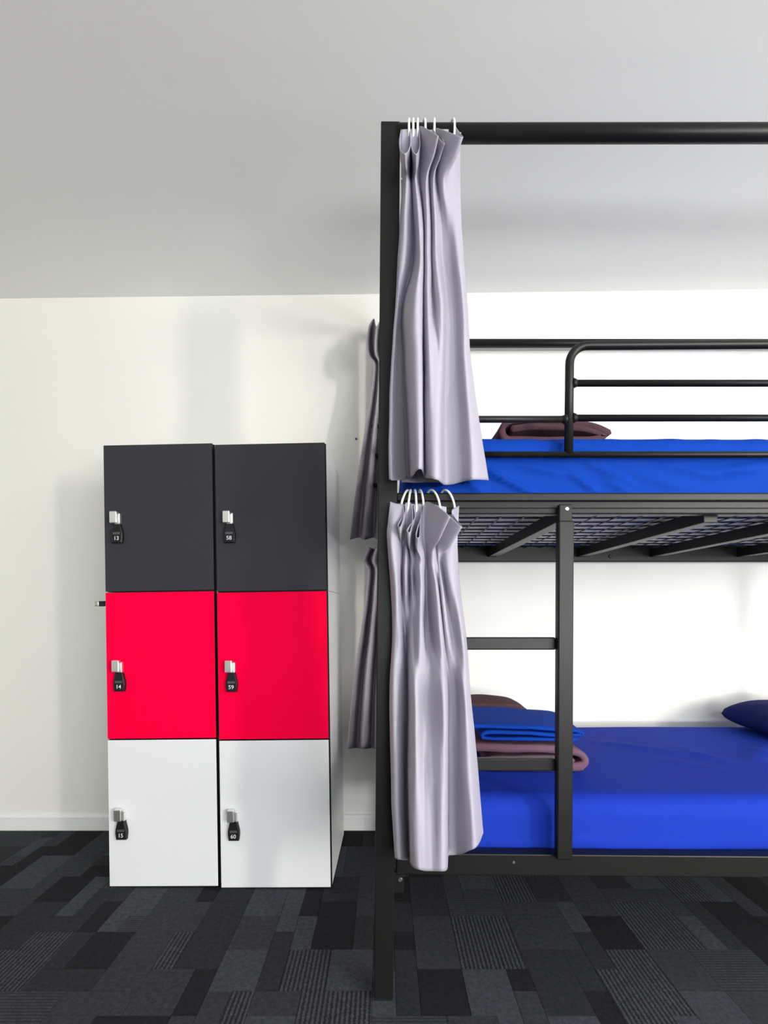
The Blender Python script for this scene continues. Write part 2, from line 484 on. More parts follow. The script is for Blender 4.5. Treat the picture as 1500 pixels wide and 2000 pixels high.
# ------------------------------------------------------------------ bunk bed
BX1 = 2.03
bed = tag(empty('bunk_bed', (0.98, 1.85, 0.0)), 'black metal bunk bed with ladder, guard rail and overhead curtain rails', 'bunk bed')
def part(name, geo, mat=BLACK, parent=None, smooth=False, label=None):
    o = mesh_obj(name, geo[0], geo[1], mat, parent or bed, smooth)
    if label: o['label'] = label
    return o
PF0, PF1 = 1.355, 1.405      # front posts, depth range
PR0, PR1 = 2.305, 2.355      # rear posts
PT = 2.262
def post_x(z): return -0.0010 + 0.0180 * z / PT
for (yc, xoff, lab) in ((1.380, 0, 'tall front post beside the lockers'), (2.330, 0, None), (1.380, BX1, None), (2.330, BX1, None)):
    p = part('post', beam((post_x(0) + xoff, yc, 0.004), (post_x(PT) + xoff, yc, PT), 0.05, 0.0495, 0.0025), label=lab)
    part('foot_cap', box(post_x(0) + xoff - .0245, post_x(0) + xoff + .0245, yc - .0245, yc + .0245, 0.0, 0.006, .001), PLASTIC, p)
xl, xr = 0.036, BX1 - 0.008
# overhead curtain rails
part('curtain_rail', tube([(xl, 1.366, 2.239), (xr, 1.366, 2.241)], 0.0218, 20), smooth=True, label='front overhead curtain rail')
part('curtain_rail', tube([(xl, 2.345, 2.189), (xr, 2.345, 2.189)], 0.0185, 18), smooth=True)
for x in (0.014, BX1 + .014):
    part('end_rail', tube([(x, 1.405, 2.239), (x, 2.305, 2.239)], 0.0185, 16), smooth=True)
    for z in (1.27, 0.345):
        part('end_rail', box(x - .015, x + .015, 1.405, 2.305, z - .02, z + .02, .002))
    for z in (1.52, 1.655):
        part('end_rail', tube([(x, 1.405, z), (x, 2.305, z)], 0.0105, 12), smooth=True)
# upper bunk side rails: rolled channel with two lips
def side_rail(yf, yb, sgn):
    z0, z1 = 1.2530, 1.3080
    return join(box(xl - .004, xr, yf, yb, z1 - .0215, z1, .0045, 3), box(xl - .004, xr, yf + .012 * sgn if sgn > 0 else yf, yb if sgn > 0 else yb - .012, z0 + .012, z1 - .019),
                box(xl - .004, xr, yf + (.003 if sgn > 0 else 0), yb - (0 if sgn > 0 else .003), z0, z0 + .0175, .0045, 3))
part('side_rail', side_rail(1.360, 1.396, 1), label='front rail of the upper bunk')
part('side_rail', box(xl - .004, xr, 2.312, 2.345, 1.215, 1.285, .004))
# lower bunk side rails
v, f = box(xl - .004, xr, 1.362, 1.398, 0.318, 0.374, .003)
v = [Vector((p.x, p.y, p.z + 0.003 - 0.0085 * p.x)) for p in v]
part('side_rail', (v, f), label='front rail of the lower bunk')
part('side_rail', box(xl - .004, xr, 2.312, 2.345, 0.312, 0.368, .003))
# cross bars and wire mesh under the upper mattress
for x in (0.105, 0.475, 0.865, 1.185, 1.565, 1.93):
    part('cross_bar', box(x - .019, x + .019, 1.396, 2.312, 1.236, 1.272, .002))
xs = [0.07 + 0.068 * k for k in range(28)]
wires = []
for x in xs:
    w = part('mesh_wire', tube([(x, 1.396, 1.2765), (x, 2.312, 1.2765)], 0.0022, 6))
for k in range(12):
    y = 1.428 + 0.0765 * k
    part('mesh_wire', tube([(0.04, y, 1.2808), (BX1 - .02, y, 1.2808)], 0.0022, 6))
# lower bunk base bars
for x in (0.2, 0.6, 1.0, 1.4, 1.8):
    part('cross_bar', box(x - .019, x + .019, 1.398, 2.312, 0.316, 0.337, .002))
# guard rail of the upper bunk
gy = 1.376
def zpx(y, d=gy): return H - (y - VY) * d / F
def xpx(x, d=gy): return (x - VX) * d / F
zt, z1_, z2_, zl, zb_ = zpx(675), zpx(748.5), zpx(816.5), zpx(819), zpx(888)
gx = xpx(1112.5); rb = 0.048
top = [(xpx(1110.5), gy, zb_), (gx, gy, zt - rb)]
for k in range(1, 9):
    a = math.pi / 2 * k / 8
    top.append((gx + rb - rb * math.cos(a), gy, zt - rb + rb * math.sin(a)))
top += [(xpx(1500), gy, zt + 0.003), (xr, gy, zt + 0.004)]
g = part('guard_rail', tube(top, 0.0112, 16), smooth=True, label='bent tube guard rail of the upper bunk')
for (a, b, z, zz) in ((gx, xr, z1_, z1_), (gx, xr, z2_, z2_), (xl - .01, gx, zl, zl)):
    part('guard_bar', tube([(a, gy, z), (b, gy, zz)], 0.0088, 14), parent=g, smooth=True)
part('guard_bar', tube([(xl - .01, gy, zb_), (xr, gy, zb_)], 0.0082, 14), parent=g, smooth=True)
for (x, z, s) in ((gx, z1_, 1), (gx, z2_, 1), (gx, zl, -1)):
    part('weld_bead', tube([(x + s * .008, gy, z), (x + s * .013, gy, z), (x + s * .020, gy, z)], [.0135, .0122, .0088], 14), parent=g, smooth=True)
# rear guard rail along the wall and its stub ends
for z in (1.524, 1.648, 1.770):
    part('rail_end', tube([(-0.052, 2.20, z), (0.0, 2.20, z)], 0.0090, 12), smooth=True)
part('end_upright', beam((0.004, 2.20, 1.29), (0.008, 2.20, 1.80), 0.025, 0.02, .002))
# ladder
lx_t, lx_b = xpx(1102, 1.352), xpx(1099, 1.352)
st = part('ladder_stile', beam((lx_b, 1.348, 0.371), (lx_t, 1.348, 1.232), 0.026, 0.0400, 0.004), label='upright of the ladder')
part('stile_bracket', box(lx_t - .0170, lx_t + .0170, 1.341, 1.361, 1.215, 1.2745, .003), parent=st)
part('bolt', cylinder((lx_t + .003, 1.3415, 1.262), (0, -1, 0), 0.0058, 0.0035, 14, .0015), BOLT, st)
for yp in (1257.5, 1496):
    zc = zpx(yp, 1.35)
    part('ladder_rung', box(0.028, lx_b - .016, 1.3580, 1.378, zc - .0160, zc + .0160, .003))
part('rung_bracket', box(0.022, 0.052, 1.372, 1.40, 0.268, 0.322, .002))
part('bolt', cylinder((0.042, 1.373, 0.304), (0, -1, 0), 0.006, 0.004, 12, .0015), BOLT)
part('bolt', cylinder((0.335, 1.362, 0.354), (0, -1, 0), 0.0035, 0.002, 10), BOLT)
part('bolt', cylinder((xpx(1192, 2.312), 2.312, 1.239), (0, -1, 0), 0.008, 0.005, 12, .002), BLACK)

# ------------------------------------------------------------------ mattresses
def wrinkles(segs):
    def fn(x, z):
        s = 0
        for (a, b, w, h) in segs:
            d, t = seg_dist(x, z, a, b)
            s += h * math.exp(-(d / w) ** 2) * (0.35 + 0.65 * math.sin(math.pi * min(1, max(0, t * .9 + .05))))
        return s
    return fn
def fp(x, y, d=1.405): q = P(x, y, d); return (q.x, q.z)
wu = wrinkles([(fp(1148, 905), fp(1238, 947), .006, .006), (fp(1108, 922), fp(1168, 962), .006, .006), (fp(955, 924), fp(1040, 962), .007, .007),
               (fp(890, 930), fp(945, 962), .006, .006), (fp(1010, 905), fp(1100, 925), .007, .005), (fp(1090, 868), fp(1230, 882), .006, .004),
               (fp(1240, 925), fp(1330, 950), .010, .003), (fp(1300, 905), fp(1400, 930), .012, .004), (fp(830, 925), fp(880, 965), .006, .006),
               (fp(1400, 920), fp(1490, 915), .014, .005), (fp(930, 905), fp(985, 935), .006, .005), (fp(1180, 935), fp(1230, 962), .007, .004)])
def du(p, n):
    s = 0.004 * noise.noise(Vector((p.x * 3.1, p.y * 3.1, p.z * 3.1)))
    if n.y < -0.3: s += 2.6 * wu(p.x, p.z) + 0.0035 * noise.noise(Vector((p.x * 9 + p.z * 14, 1.7, p.z * 26 - p.x * 9)))
    return s
def mattress(label, x0, x1, y0, y1, z0, z1, r, disp, sheet_mat, step):
    m = tag(empty('mattress', ((x0 + x1) / 2, (y0 + y1) / 2, z0)), label, 'mattress', 'bunk mattresses in blue sheets')
    mesh_obj('mattress_core', *rounded_block(x0 + .012, x1 - .012, y0 + .012, y1 - .012, z0, z1 - .014, r * .8, 0.06), TICK, m, True)
    v, f = rounded_block(x0, x1, y0, y1, z0 + .002, z1, r, step, disp)
    # the sheet is tucked in: open below, its hem turned a little under the edge
    keep = [p for p in f if not all(x0 + .07 < v[i].x < x1 - .07 and y0 + .07 < v[i].y < y1 - .07 and v[i].z < z0 + .03 for i in p)]
    used = sorted({i for p in keep for i in p}); mp = {i: k for k, i in enumerate(used)}
    mesh_obj('fitted_sheet', [v[i] for i in used], [[mp[i] for i in p] for p in keep], sheet_mat, m, True)
    return m
mattress('upper bunk mattress in a wrinkled royal blue sheet', 0.052, 1.97, 1.408, 2.296, 1.2832, 1.4690, 0.030, du, BLUE, 0.0082)

wl_top = [((0.78, 2.02), (1.12, 1.78), .035, .008), ((1.05, 1.95), (1.14, 1.70), .03, .007), ((1.2, 1.72), (1.45, 2.0), .03, .008), ((1.38, 1.62), (1.30, 1.95), .025, .006), ((0.9, 1.8), (1.1, 1.62), .03, .004)]
wl_f = wrinkles([(fp(960, 1648), fp(1080, 1655), .006, .004), (fp(1115, 1640), fp(1200, 1652), .008, .005), (fp(1200, 1650), fp(1400, 1655), .008, .004), (fp(950, 1540), fp(1080, 1553), .008, .003)])
def dl(p, n):
    s = 0.004 * noise.noise(Vector((p.x * 2.3, p.y * 2.9, p.z * 3.1)))
    if n.z > 0.3:
        for (a, b, w, h) in wl_top:
            d, t = seg_dist(p.x, p.y, a, b)
            s += h * math.exp(-(d / w) ** 2) * math.sin(math.pi * (t * .9 + .05))
    if n.y < -0.3: s += wl_f(p.x, p.z)
    return s
mattress('lower bunk mattress in a smooth royal blue fitted sheet', 0.052, 1.97, 1.402, 2.296, 0.3385, 0.5040, 0.050, dl, BLUE_L, 0.0125)

# ------------------------------------------------------------------ folded bedding
def ribbon_block(name, path, thick, y0, y1, mat, label, cat, group=None, wob=0.004, seed=0, yaw=0.0, ny=14, taper=None):
    """cloth folded over itself: a path in x-z thickened into a rounded band and run along y"""
    pts = resample([Vector((x, 0, z)) for x, z in path], 8)
    n = len(pts); V = []; Fc = []
    ring = []
    nor = []
    for i in range(n):
        t = (pts[min(i + 1, n - 1)] - pts[max(i - 1, 0)]).normalized()
        nor.append(Vector((-t.z, 0, t.x)))
    for i in range(n): ring.append(pts[i] + nor[i] * thick / 2)
    tt = (pts[-1] - pts[-2]).normalized()
    ring.append(pts[-1] + tt * thick * .4)
    for i in range(n - 1, -1, -1): ring.append(pts[i] - nor[i] * thick / 2)
    tt = (pts[0] - pts[1]).normalized()
    ring.append(pts[0] + tt * thick * .4)
    m = len(ring)
    cx = sum(p.x for p in ring) / m; cz = sum(p.z for p in ring) / m
    zmin = min(p.z for p in ring)
    for j in range(ny + 1):
        q = j / ny; y = y0 + (y1 - y0) * q
        for p in ring:
            w = Vector((p.x, y, p.z))
            if taper: w.z = zmin + (w.z - zmin) * (1 + taper * q)
            w.x += wob * noise.noise(Vector((p.x * 9 + seed, y * 8, p.z * 9)))
            w.z += wob * noise.noise(Vector((p.x * 9, y * 8 + seed, p.z * 9 + 5))) * (0 if p.z < zmin + .006 else 1)
            w.y += wob * 1.2 * noise.noise(Vector((p.x * 11, seed, p.z * 20)))
            if yaw:
                dx, dy = w.x - cx, w.y - (y0 + y1) / 2
                w.x = cx + dx * math.cos(yaw) - dy * math.sin(yaw); w.y = (y0 + y1) / 2 + dx * math.sin(yaw) + dy * math.cos(yaw)
            V.append(w)
    for j in range(ny):
        for i in range(m):
            Fc.append([j * m + i, (j + 1) * m + i, (j + 1) * m + (i + 1) % m, j * m + (i + 1) % m])
    # end faces: strips across the band
    for base, flip in ((0, False), (ny * m, True)):
        for i in range(n - 1):
            a, b = base + i, base + i + 1
            c, d = base + (2 * n) - i - 1, base + (2 * n) - i
            q = [a, b, c, d]
            Fc.append(q[::-1] if flip else q)
        for q in ([base + n - 1, base + n, base + n + 1], [base + 2 * n, base + 2 * n + 1, base]):
            Fc.append(q[::-1] if flip else q)
    bm = bmesh.new()
    vs = [bm.verts.new(v) for v in V]
    for p in Fc:
        try: bm.faces.new([vs[i] for i in p])
        except ValueError: pass
    v, f = bm_out(bm)
    o = mesh_obj(name, v, f, mat, None, True)
    tag(o, label, cat, group)
    return o
# towel on the upper bunk
d = 1.48; s = d / F; zt0 = 1.4730
def X(px): return (px - VX) * s
tk = 0.017
x0, x1 = X(974), X(1194)
hh = 0.0700
ribbon_block('folded_towel', [(x0 + .036, zt0 + .040), (x0 + .12, zt0 + .047), (x1 - .08, zt0 + .042), (x1 - .022, zt0 + .024), (x1 - .055, zt0 + .010), (x1 - .15, zt0 + .009), (x0 + .05, zt0 + .009),
    (x0 + .018, zt0 + .014), (x0 + .008, zt0 + .036), (x0 + .018, zt0 + .054), (x0 + .045, zt0 + .064), (x0 + .12, zt0 + hh - .007), (x1 - .13, zt0 + hh - .012), (x1 - .05, zt0 + hh - .022), (x1 - .007, zt0 + .030)],
    tk, d, d + .13, PLUM, 'folded mauve brown towel on the upper bunk mattress', 'towel', wob=.004, seed=3)
# stack on the lower bunk
zl0 = 0.5085
d = 1.62; s = d / F
x0, x1 = X(905), X(1148)
ribbon_block('folded_blanket', [(x1 - .05, zl0 + .034), (x0 + .15, zl0 + .036), (x0 + .10, zl0 + .034), (x0 + .084, zl0 + .026), (x0 + .10, zl0 + .013), (x0 + .2, zl0 + .012), (x1 - .07, zl0 + .012), (x1 - .022, zl0 + .016), (x1 - .010, zl0 + .036),
    (x1 - .035, zl0 + .058), (x1 - .12, zl0 + .068), (x0 + .15, zl0 + .072), (x0 + .02, zl0 + .070)],
    0.021, d, d + .27, MAUVE, 'folded mauve fleece blanket under the blue folded sheet, lower bunk', 'blanket', wob=.005, seed=9)
d = 1.63; s = d / F
x0, x1 = X(915), X(1140)
zs = zl0 + .0885
ribbon_block('folded_sheet', [(x1 - .02, zs + .0065), (x0 + .12, zs + .008), (x0 + .052, zs + .012), (x0 + .046, zs + .024), (x0 + .075, zs + .030), (x0 + .18, zs + .026), (x1 - .06, zs + .020), (x1 - .012, zs + .0215),
    (x1 - .004, zs + .0275), (x1 - .05, zs + .036), (x0 + .15, zs + .045), (x0 + .01, zs + .048)],
    0.0085, d, d + .25, BLUE, 'royal blue folded sheet stacked on the mauve blanket', 'folded sheet', wob=.004, seed=14, taper=.25)
d = 1.96; s = d / F
x0, x1 = X(880), X(1042)
hh = 0.148
ribbon_block('folded_towel', [(x0 + .05, zl0 + .07), (x1 - .05, zl0 + .07), (x1 - .03, zl0 + .05), (x1 - .06, zl0 + .016), (x0 + .06, zl0 + .016), (x0 + .014, zl0 + .05), (x0 + .02, zl0 + .11), (x0 + .07, zl0 + hh - .016), (x1 - .08, zl0 + hh - .018), (x1 - .025, zl0 + hh - .04), (x1 - .013, zl0 + .07)],
    0.030, d, d + .20, PLUM, 'dark brown folded towel behind the blue sheet, lower bunk', 'towel', wob=.005, seed=23)
# pillow
def pillow(cx, cy, z0, lx, ly, h):
    V, Fc = [], []
    nu, nv = 40, 28
    for side in (1, -1):
        for i in range(nu + 1):
            for j in range(nv + 1):
                u = -1 + 2 * i / nu; v = -1 + 2 * j / nv
                e = max(0, (1 - abs(u) ** 4)) ** .42 * max(0, (1 - abs(v) ** 4)) ** .42
                pin = 1 - 0.06 * (abs(u * v) ** 2) * -1
                x = cx + u * lx / 2 * (1 - .05 * (1 - abs(v) ** 2)) * 1.0
                y = cy + v * ly / 2 * (1 - .05 * (1 - abs(u) ** 2))
                w = 0.006 * noise.noise(Vector((u * 2.4, v * 2.4, side)))
                z = z0 + h * .42 + side * (h * (.58 if side > 0 else .42)) * e + w * e
                V.append(Vector((x, y, max(z, z0))))
    b = (nu + 1) * (nv + 1)
    for i in range(nu):
        for j in range(nv):
            a = i * (nv + 1) + j
            Fc.append([a, a + nv + 1, a + nv + 2, a + 1]); Fc.append([b + a, b + a + 1, b + a + nv + 2, b + a + nv + 1])
    bm = bmesh.new(); vs = [bm.verts.new(v) for v in V]
    for p in Fc: bm.faces.new([vs[i] for i in p])
    bmesh.ops.remove_doubles(bm, verts=bm.verts, dist=1e-4)
    v, f = bm_out(bm)
    return mesh_obj('pillow', v, f, NAVY, None, True)
tag(pillow(1.682, 2.105, 0.507, 0.47, 0.345, 0.125), 'navy blue pillow at the far end of the lower bunk', 'pillow')

# ------------------------------------------------------------------ curtains
def curtain_mesh(rows, per_u=9, per_v=10, seed=0, amp=0.0012, ref=None, deep=1.0):
    """rows: lists of (px, py, depth), top to bottom, same count in each; returns a cloth surface through them"""
    grid = [[P(c[0], c[1], c[2] if ref is None or c[2] > ref else ref + (c[2] - ref) * deep) for c in r] for r in rows]
    cols = [resample([grid[i][j] for i in range(len(grid))], per_v) for j in range(len(grid[0]))]
    lines = []
    for i in range(len(cols[0])):
        lines.append(resample([c[i] for c in cols], per_u))
    nv, nu = len(lines), len(lines[0])
    V = []
    for i, l in enumerate(lines):
        for p in l:
            V.append(p + Vector((noise.noise(p * 14 + Vector((seed, 0, 0))), 2.0 * noise.noise(p * 11 + Vector((0, seed, 0))), 0)) * amp)
    Fc = []
    for i in range(nv - 1):
        for j in range(nu - 1):
            a = i * nu + j
            Fc.append([a, a + nu, a + nu + 1, a + 1])
    return V, Fc
def curtain(rows, label, mat, rings, ring_fn, extra=(), seed_x=0, **kw):
    v, f = curtain_mesh(rows, **kw)
    lo = min(p.z for p in v); c = sum(v, Vector((0, 0, 0))) / len(v)
    root = tag(empty('curtain', (c.x, c.y, lo)), label, 'curtain', 'privacy curtains of the bunk bed')
    o = mesh_obj('curtain_cloth', v, f, mat, root, True)
    sm = o.modifiers.new('thickness', 'SOLIDIFY'); sm.thickness = 0.0016; sm.offset = 0
    for nm, rr in extra:
        ev, ef = curtain_mesh(rr, per_u=6, per_v=8, seed=seed_x, amp=0.0010)
        e = mesh_obj(nm, ev, ef, mat, root, True)
        sm = e.modifiers.new('thickness', 'SOLIDIFY'); sm.thickness = 0.0016; sm.offset = 0
    for r in rings:
        mesh_obj('curtain_ring', *ring_fn(*r), RINGM, root, True)
    return root

def ring_loop(c, ry, rz, yawdeg, leandeg, r=0.0030, n=28):
    a = Matrix.Rotation(math.radians(yawdeg), 3, 'Z') @ Matrix.Rotation(math.radians(leandeg), 3, 'Y')
    return tube([Vector(c) + a @ Vector((0, ry * math.cos(2 * math.pi * k / n), rz * math.sin(2 * math.pi * k / n))) for k in range(n)], r, 8, closed=True)

B = 1.336
def up_rows():
    R = []
    # header rim: valleys hang from the rings, pleats nod forward
    R.append([(783, 253, B+.008), (780, 285, B-.020), (790, 300, B-.048), (801, 285, B-.024), (801, 252, B+.006), (803, 285, B-.022), (812, 301, B-.048), (820, 285, B-.022), (819, 250, B+.006),
              (829, 249, B-.010), (855, 265, B-.044), (850, 262, B-.008), (846, 252, B+.004), (856, 268, B-.018), (868, 281, B-.034), (860, 262, B-.004), (853, 250, B+.002), (872, 256, B-.024), (903, 268, B-.042), (899, 260, B-.006), (890, 247, B+.010), (901, 246, B+.014)])
    R.append([(784, 290, B+.006), (783, 315, B-.014), (792, 327, B-.034), (801, 315, B-.014), (801, 290, B+.004), (804, 315, B-.012), (812, 327, B-.032), (818, 312, B-.012), (820, 290, B+.006),
              (826, 292, B-.008), (847, 302, B-.032), (845, 300, B-.006), (842, 290, B+.004), (850, 300, B-.012), (859, 310, B-.022), (855, 302, B-.002), (853, 292, B+.002), (864, 302, B-.016), (888, 312, B-.028), (886, 306, B-.002), (888, 295, B+.010), (899, 292, B+.014)])
    # gathered at the heading tape
    R.append([(786, 345, B+.004), (788, 347, B-.006), (794, 350, B-.014), (800, 348, B-.006), (802, 345, B+.002), (805, 347, B-.006), (811, 350, B-.014), (815, 347, B-.006), (818, 345, B+.004),
              (824, 345, B-.008), (833, 348, B-.018), (836, 347, B-.006), (838, 345, B+.004), (842, 346, B-.006), (847, 348, B-.012), (850, 347, B-.004), (853, 345, B+.002), (859, 348, B-.010), (868, 352, B-.014), (876, 350, B-.002), (886, 345, B+.010), (899, 342, B+.014)])
    R.append([(782, 420, B+.002), (785, 421, B-.008), (792, 422, B-.014), (800, 421, B-.004), (806, 420, B+.010), (810, 421, B-.006), (817, 422, B-.022), (823, 421, B-.016), (827, 420, B-.002),
              (830, 421, B-.012), (835, 422, B-.017), (839, 421, B-.010), (842, 420, B+.002), (845, 421, B-.006), (850, 422, B-.012), (856, 421, B-.002), (860, 420, B+.006), (866, 421, B+.000), (874, 422, B-.004), (885, 421, B-.004), (893, 420, B+.000), (900, 418, B+.012)])
    R.append([(777, 510, B-.004), (781, 511, B-.014), (790, 512, B-.016), (799, 511, B-.004), (806, 510, B+.008), (811, 511, B-.010), (819, 512, B-.034), (825, 511, B-.028), (828, 510, B-.008),
              (831, 511, B-.018), (836, 512, B-.022), (840, 511, B-.014), (843, 510, B-.002), (847, 511, B-.010), (854, 512, B-.014), (860, 511, B+.000), (864, 510, B+.012), (872, 511, B+.010), (882, 512, B+.004), (892, 511, B-.008), (899, 510, B-.008), (906, 508, B+.006)])
    R.append([(772, 600, B-.010), (776, 601, B-.012), (780, 602, B-.004), (783, 601, B+.004), (786, 600, B+.006), (792, 601, B-.018), (807, 602, B-.042), (821, 601, B-.040), (827, 600, B-.016),
              (830, 601, B-.024), (836, 602, B-.032), (842, 601, B-.024), (847, 600, B-.016), (855, 601, B-.028), (864, 602, B-.030), (869, 601, B-.004), (871, 600, B+.016), (879, 601, B+.016), (890, 602, B+.008), (900, 601, B-.006), (907, 600, B-.008), (913, 598, B+.006)])
    R.append([(765, 700, B-.016), (769, 701, B-.018), (776, 702, B-.004), (783, 701, B+.004), (789, 700, B+.002), (796, 701, B-.030), (809, 702, B-.050), (823, 701, B-.050), (827, 700, B-.026),
              (831, 701, B-.040), (838, 702, B-.052), (847, 701, B-.050), (855, 700, B-.048), (861, 701, B-.046), (865, 702, B-.036), (868, 701, B-.004), (870, 700, B+.016), (880, 701, B+.016), (893, 702, B+.008), (905, 701, B-.010), (912, 700, B-.010), (919, 698, B+.004)])
    R.append([(760, 820, B-.022), (765, 821, B-.024), (775, 822, B-.008), (786, 821, B+.002), (795, 820, B+.000), (801, 821, B-.038), (812, 822, B-.060), (824, 821, B-.060), (828, 820, B-.036),
              (832, 821, B-.050), (840, 822, B-.060), (849, 821, B-.062), (856, 820, B-.060), (860, 821, B-.054), (863, 822, B-.040), (865, 821, B-.008), (868, 820, B+.010), (880, 821, B+.010), (898, 822, B+.004), (915, 821, B-.016), (925, 820, B-.012), (935, 818, B+.006)])
    R.append([(760, 936, B-.026), (766, 938, B-.028), (778, 938, B-.010), (790, 937, B+.000), (800, 935, B+.000), (806, 930, B-.044), (814, 919, B-.068), (823, 917, B-.070), (829, 930, B-.044),
              (834, 934, B-.056), (841, 934, B-.066), (849, 936, B-.070), (856, 938, B-.068), (860, 942, B-.060), (862, 943, B-.044), (865, 946, B-.010), (870, 947, B+.006), (884, 946, B+.004), (903, 941, B-.004), (922, 937, B-.022), (940, 937, B-.014), (954, 938, B+.008)])
    return R
ru = [((px - VX) * 1.366 / F) for px in (800, 807.5, 816, 827, 848, 882)]
curtain(up_rows(), 'lavender grey curtain tied back at the front of the upper bunk', CURT,
        [((x, 1.366, 2.2315), .0295, .0370, yw, 0) for x, yw in zip(ru, (-6, -4, -4, 6, -4, 8))], ring_loop,
        extra=(('heading_tape', [[(784, y, 1.342), (808, y - 1, 1.341), (836, y + 1, 1.342), (858, y, 1.341), (876, y, 1.3425)] for y in (253, 285, 318, 348)]),
               ('inner_fold', [[(784, y, 1.350), (l + 14, y, 1.344), (l + 30, y + 1, 1.351), (l + 52, y, 1.343), (l + 74, y, 1.350), (r, y, 1.349)] for y, l, r in ((352, 785, 895), (500, 784, 896), (650, 783, 898), (800, 782, 900), (942, 781, 902))])),
        seed=2, ref=B, deep=2.3)

C0 = 1.338
def low_rows():
    R = []
    R.append([(762, 980, C0-.004), (774, 984, C0-.004), (786, 986, C0+.000), (788, 1006, C0-.016), (782, 1028, C0-.036), (777, 1024, C0-.030), (791, 1000, C0-.010), (792, 983, C0+.002), (803, 983, C0+.002), (806, 1010, C0-.014), (801, 1038, C0-.036), (795, 1034, C0-.034),
              (810, 1010, C0-.012), (809, 986, C0+.002), (822, 988, C0+.002), (821, 1018, C0-.016), (819, 1048, C0-.038), (812, 1044, C0-.036), (823, 1008, C0-.010), (832, 980, C0+.000), (856, 990, C0-.024), (879, 1009, C0-.046), (872, 1002, C0-.014), (850, 984, C0+.002), (874, 1004, C0-.016), (902, 1030, C0-.034), (888, 1010, C0-.004), (882, 996, C0+.004), (896, 988, C0+.002)])
    R.append([(758, 1022, C0-.012), (766, 1030, C0-.022), (775, 1036, C0-.022), (783, 1042, C0-.022), (782, 1050, C0-.028), (780, 1048, C0-.020), (788, 1040, C0-.008), (792, 1030, C0+.000), (799, 1034, C0-.004), (802, 1050, C0-.014), (800, 1064, C0-.026), (797, 1060, C0-.022),
              (806, 1048, C0-.010), (808, 1034, C0+.000), (817, 1036, C0-.006), (819, 1056, C0-.014), (816, 1072, C0-.028), (813, 1068, C0-.022), (822, 1050, C0-.010), (828, 1036, C0-.004), (844, 1042, C0-.018), (859, 1052, C0-.032), (854, 1048, C0-.010), (848, 1040, C0+.002), (862, 1052, C0-.012), (880, 1064, C0-.022), (880, 1058, C0-.006), (884, 1048, C0-.002), (894, 1042, C0+.004)])
    R.append([(756, 1052, C0-.016), (763, 1060, C0-.028), (772, 1066, C0-.026), (779, 1070, C0-.018), (783, 1074, C0-.010), (786, 1076, C0-.002), (789, 1074, C0-.008), (793, 1072, C0-.012), (797, 1074, C0-.006), (799, 1080, C0+.000), (801, 1086, C0-.004), (803, 1086, C0-.008),
              (806, 1082, C0-.008), (809, 1080, C0-.004), (813, 1084, C0-.010), (818, 1090, C0-.018), (822, 1094, C0-.022), (825, 1094, C0-.018), (828, 1090, C0-.008), (830, 1086, C0+.004), (836, 1084, C0-.004), (842, 1084, C0-.014), (848, 1084, C0-.014), (852, 1082, C0-.004), (856, 1084, C0-.008), (862, 1088, C0-.006), (872, 1086, C0-.014), (884, 1082, C0-.012), (894, 1078, C0+.004)])
    R.append([(763, 1140, C0-.008), (768, 1141, C0-.022), (775, 1142, C0-.026), (780, 1142, C0-.014), (784, 1141, C0+.002), (787, 1141, C0-.006), (791, 1142, C0-.014), (795, 1142, C0-.010), (798, 1141, C0+.004), (801, 1141, C0-.004), (804, 1142, C0-.010), (807, 1142, C0-.008),
              (810, 1141, C0-.006), (814, 1141, C0-.016), (819, 1142, C0-.026), (824, 1142, C0-.028), (827, 1141, C0-.018), (829, 1141, C0+.000), (832, 1140, C0+.012), (838, 1140, C0+.002), (845, 1141, C0-.012), (852, 1142, C0-.018), (856, 1142, C0-.006), (860, 1141, C0-.012), (864, 1142, C0-.012), (868, 1142, C0-.004), (878, 1142, C0-.018), (889, 1141, C0-.016), (897, 1140, C0+.004)])
    R.append([(767, 1240, C0-.010), (771, 1241, C0-.016), (776, 1242, C0-.018), (781, 1242, C0-.018), (786, 1241, C0-.012), (789, 1241, C0+.000), (793, 1242, C0+.004), (796, 1242, C0-.004), (800, 1241, C0-.014), (804, 1241, C0-.018), (808, 1242, C0-.020), (812, 1242, C0-.026),
              (817, 1241, C0-.034), (822, 1241, C0-.036), (826, 1242, C0-.030), (828, 1242, C0-.012), (829, 1241, C0+.004), (835, 1241, C0+.008), (842, 1240, C0+.002), (850, 1240, C0-.014), (858, 1241, C0-.026), (864, 1242, C0-.024), (867, 1242, C0-.010), (871, 1241, C0-.014), (876, 1242, C0-.014), (882, 1242, C0-.004), (891, 1242, C0-.006), (902, 1241, C0-.018), (910, 1240, C0+.000)])
    R.append([(761, 1345, C0-.016), (767, 1346, C0-.024), (774, 1347, C0-.024), (781, 1347, C0-.016), (788, 1346, C0-.006), (794, 1346, C0+.004), (797, 1347, C0+.002), (799, 1347, C0-.016), (802, 1346, C0-.030), (806, 1346, C0-.036), (811, 1347, C0-.040), (816, 1347, C0-.038),
              (821, 1346, C0-.032), (827, 1346, C0-.026), (833, 1347, C0-.024), (840, 1347, C0-.026), (848, 1346, C0-.032), (856, 1346, C0-.040), (864, 1345, C0-.046), (870, 1345, C0-.042), (873, 1346, C0-.026), (874, 1347, C0-.004), (877, 1347, C0+.010), (884, 1346, C0+.010), (892, 1347, C0+.004), (899, 1347, C0-.010), (906, 1347, C0-.020), (913, 1346, C0-.014), (918, 1345, C0+.004)])
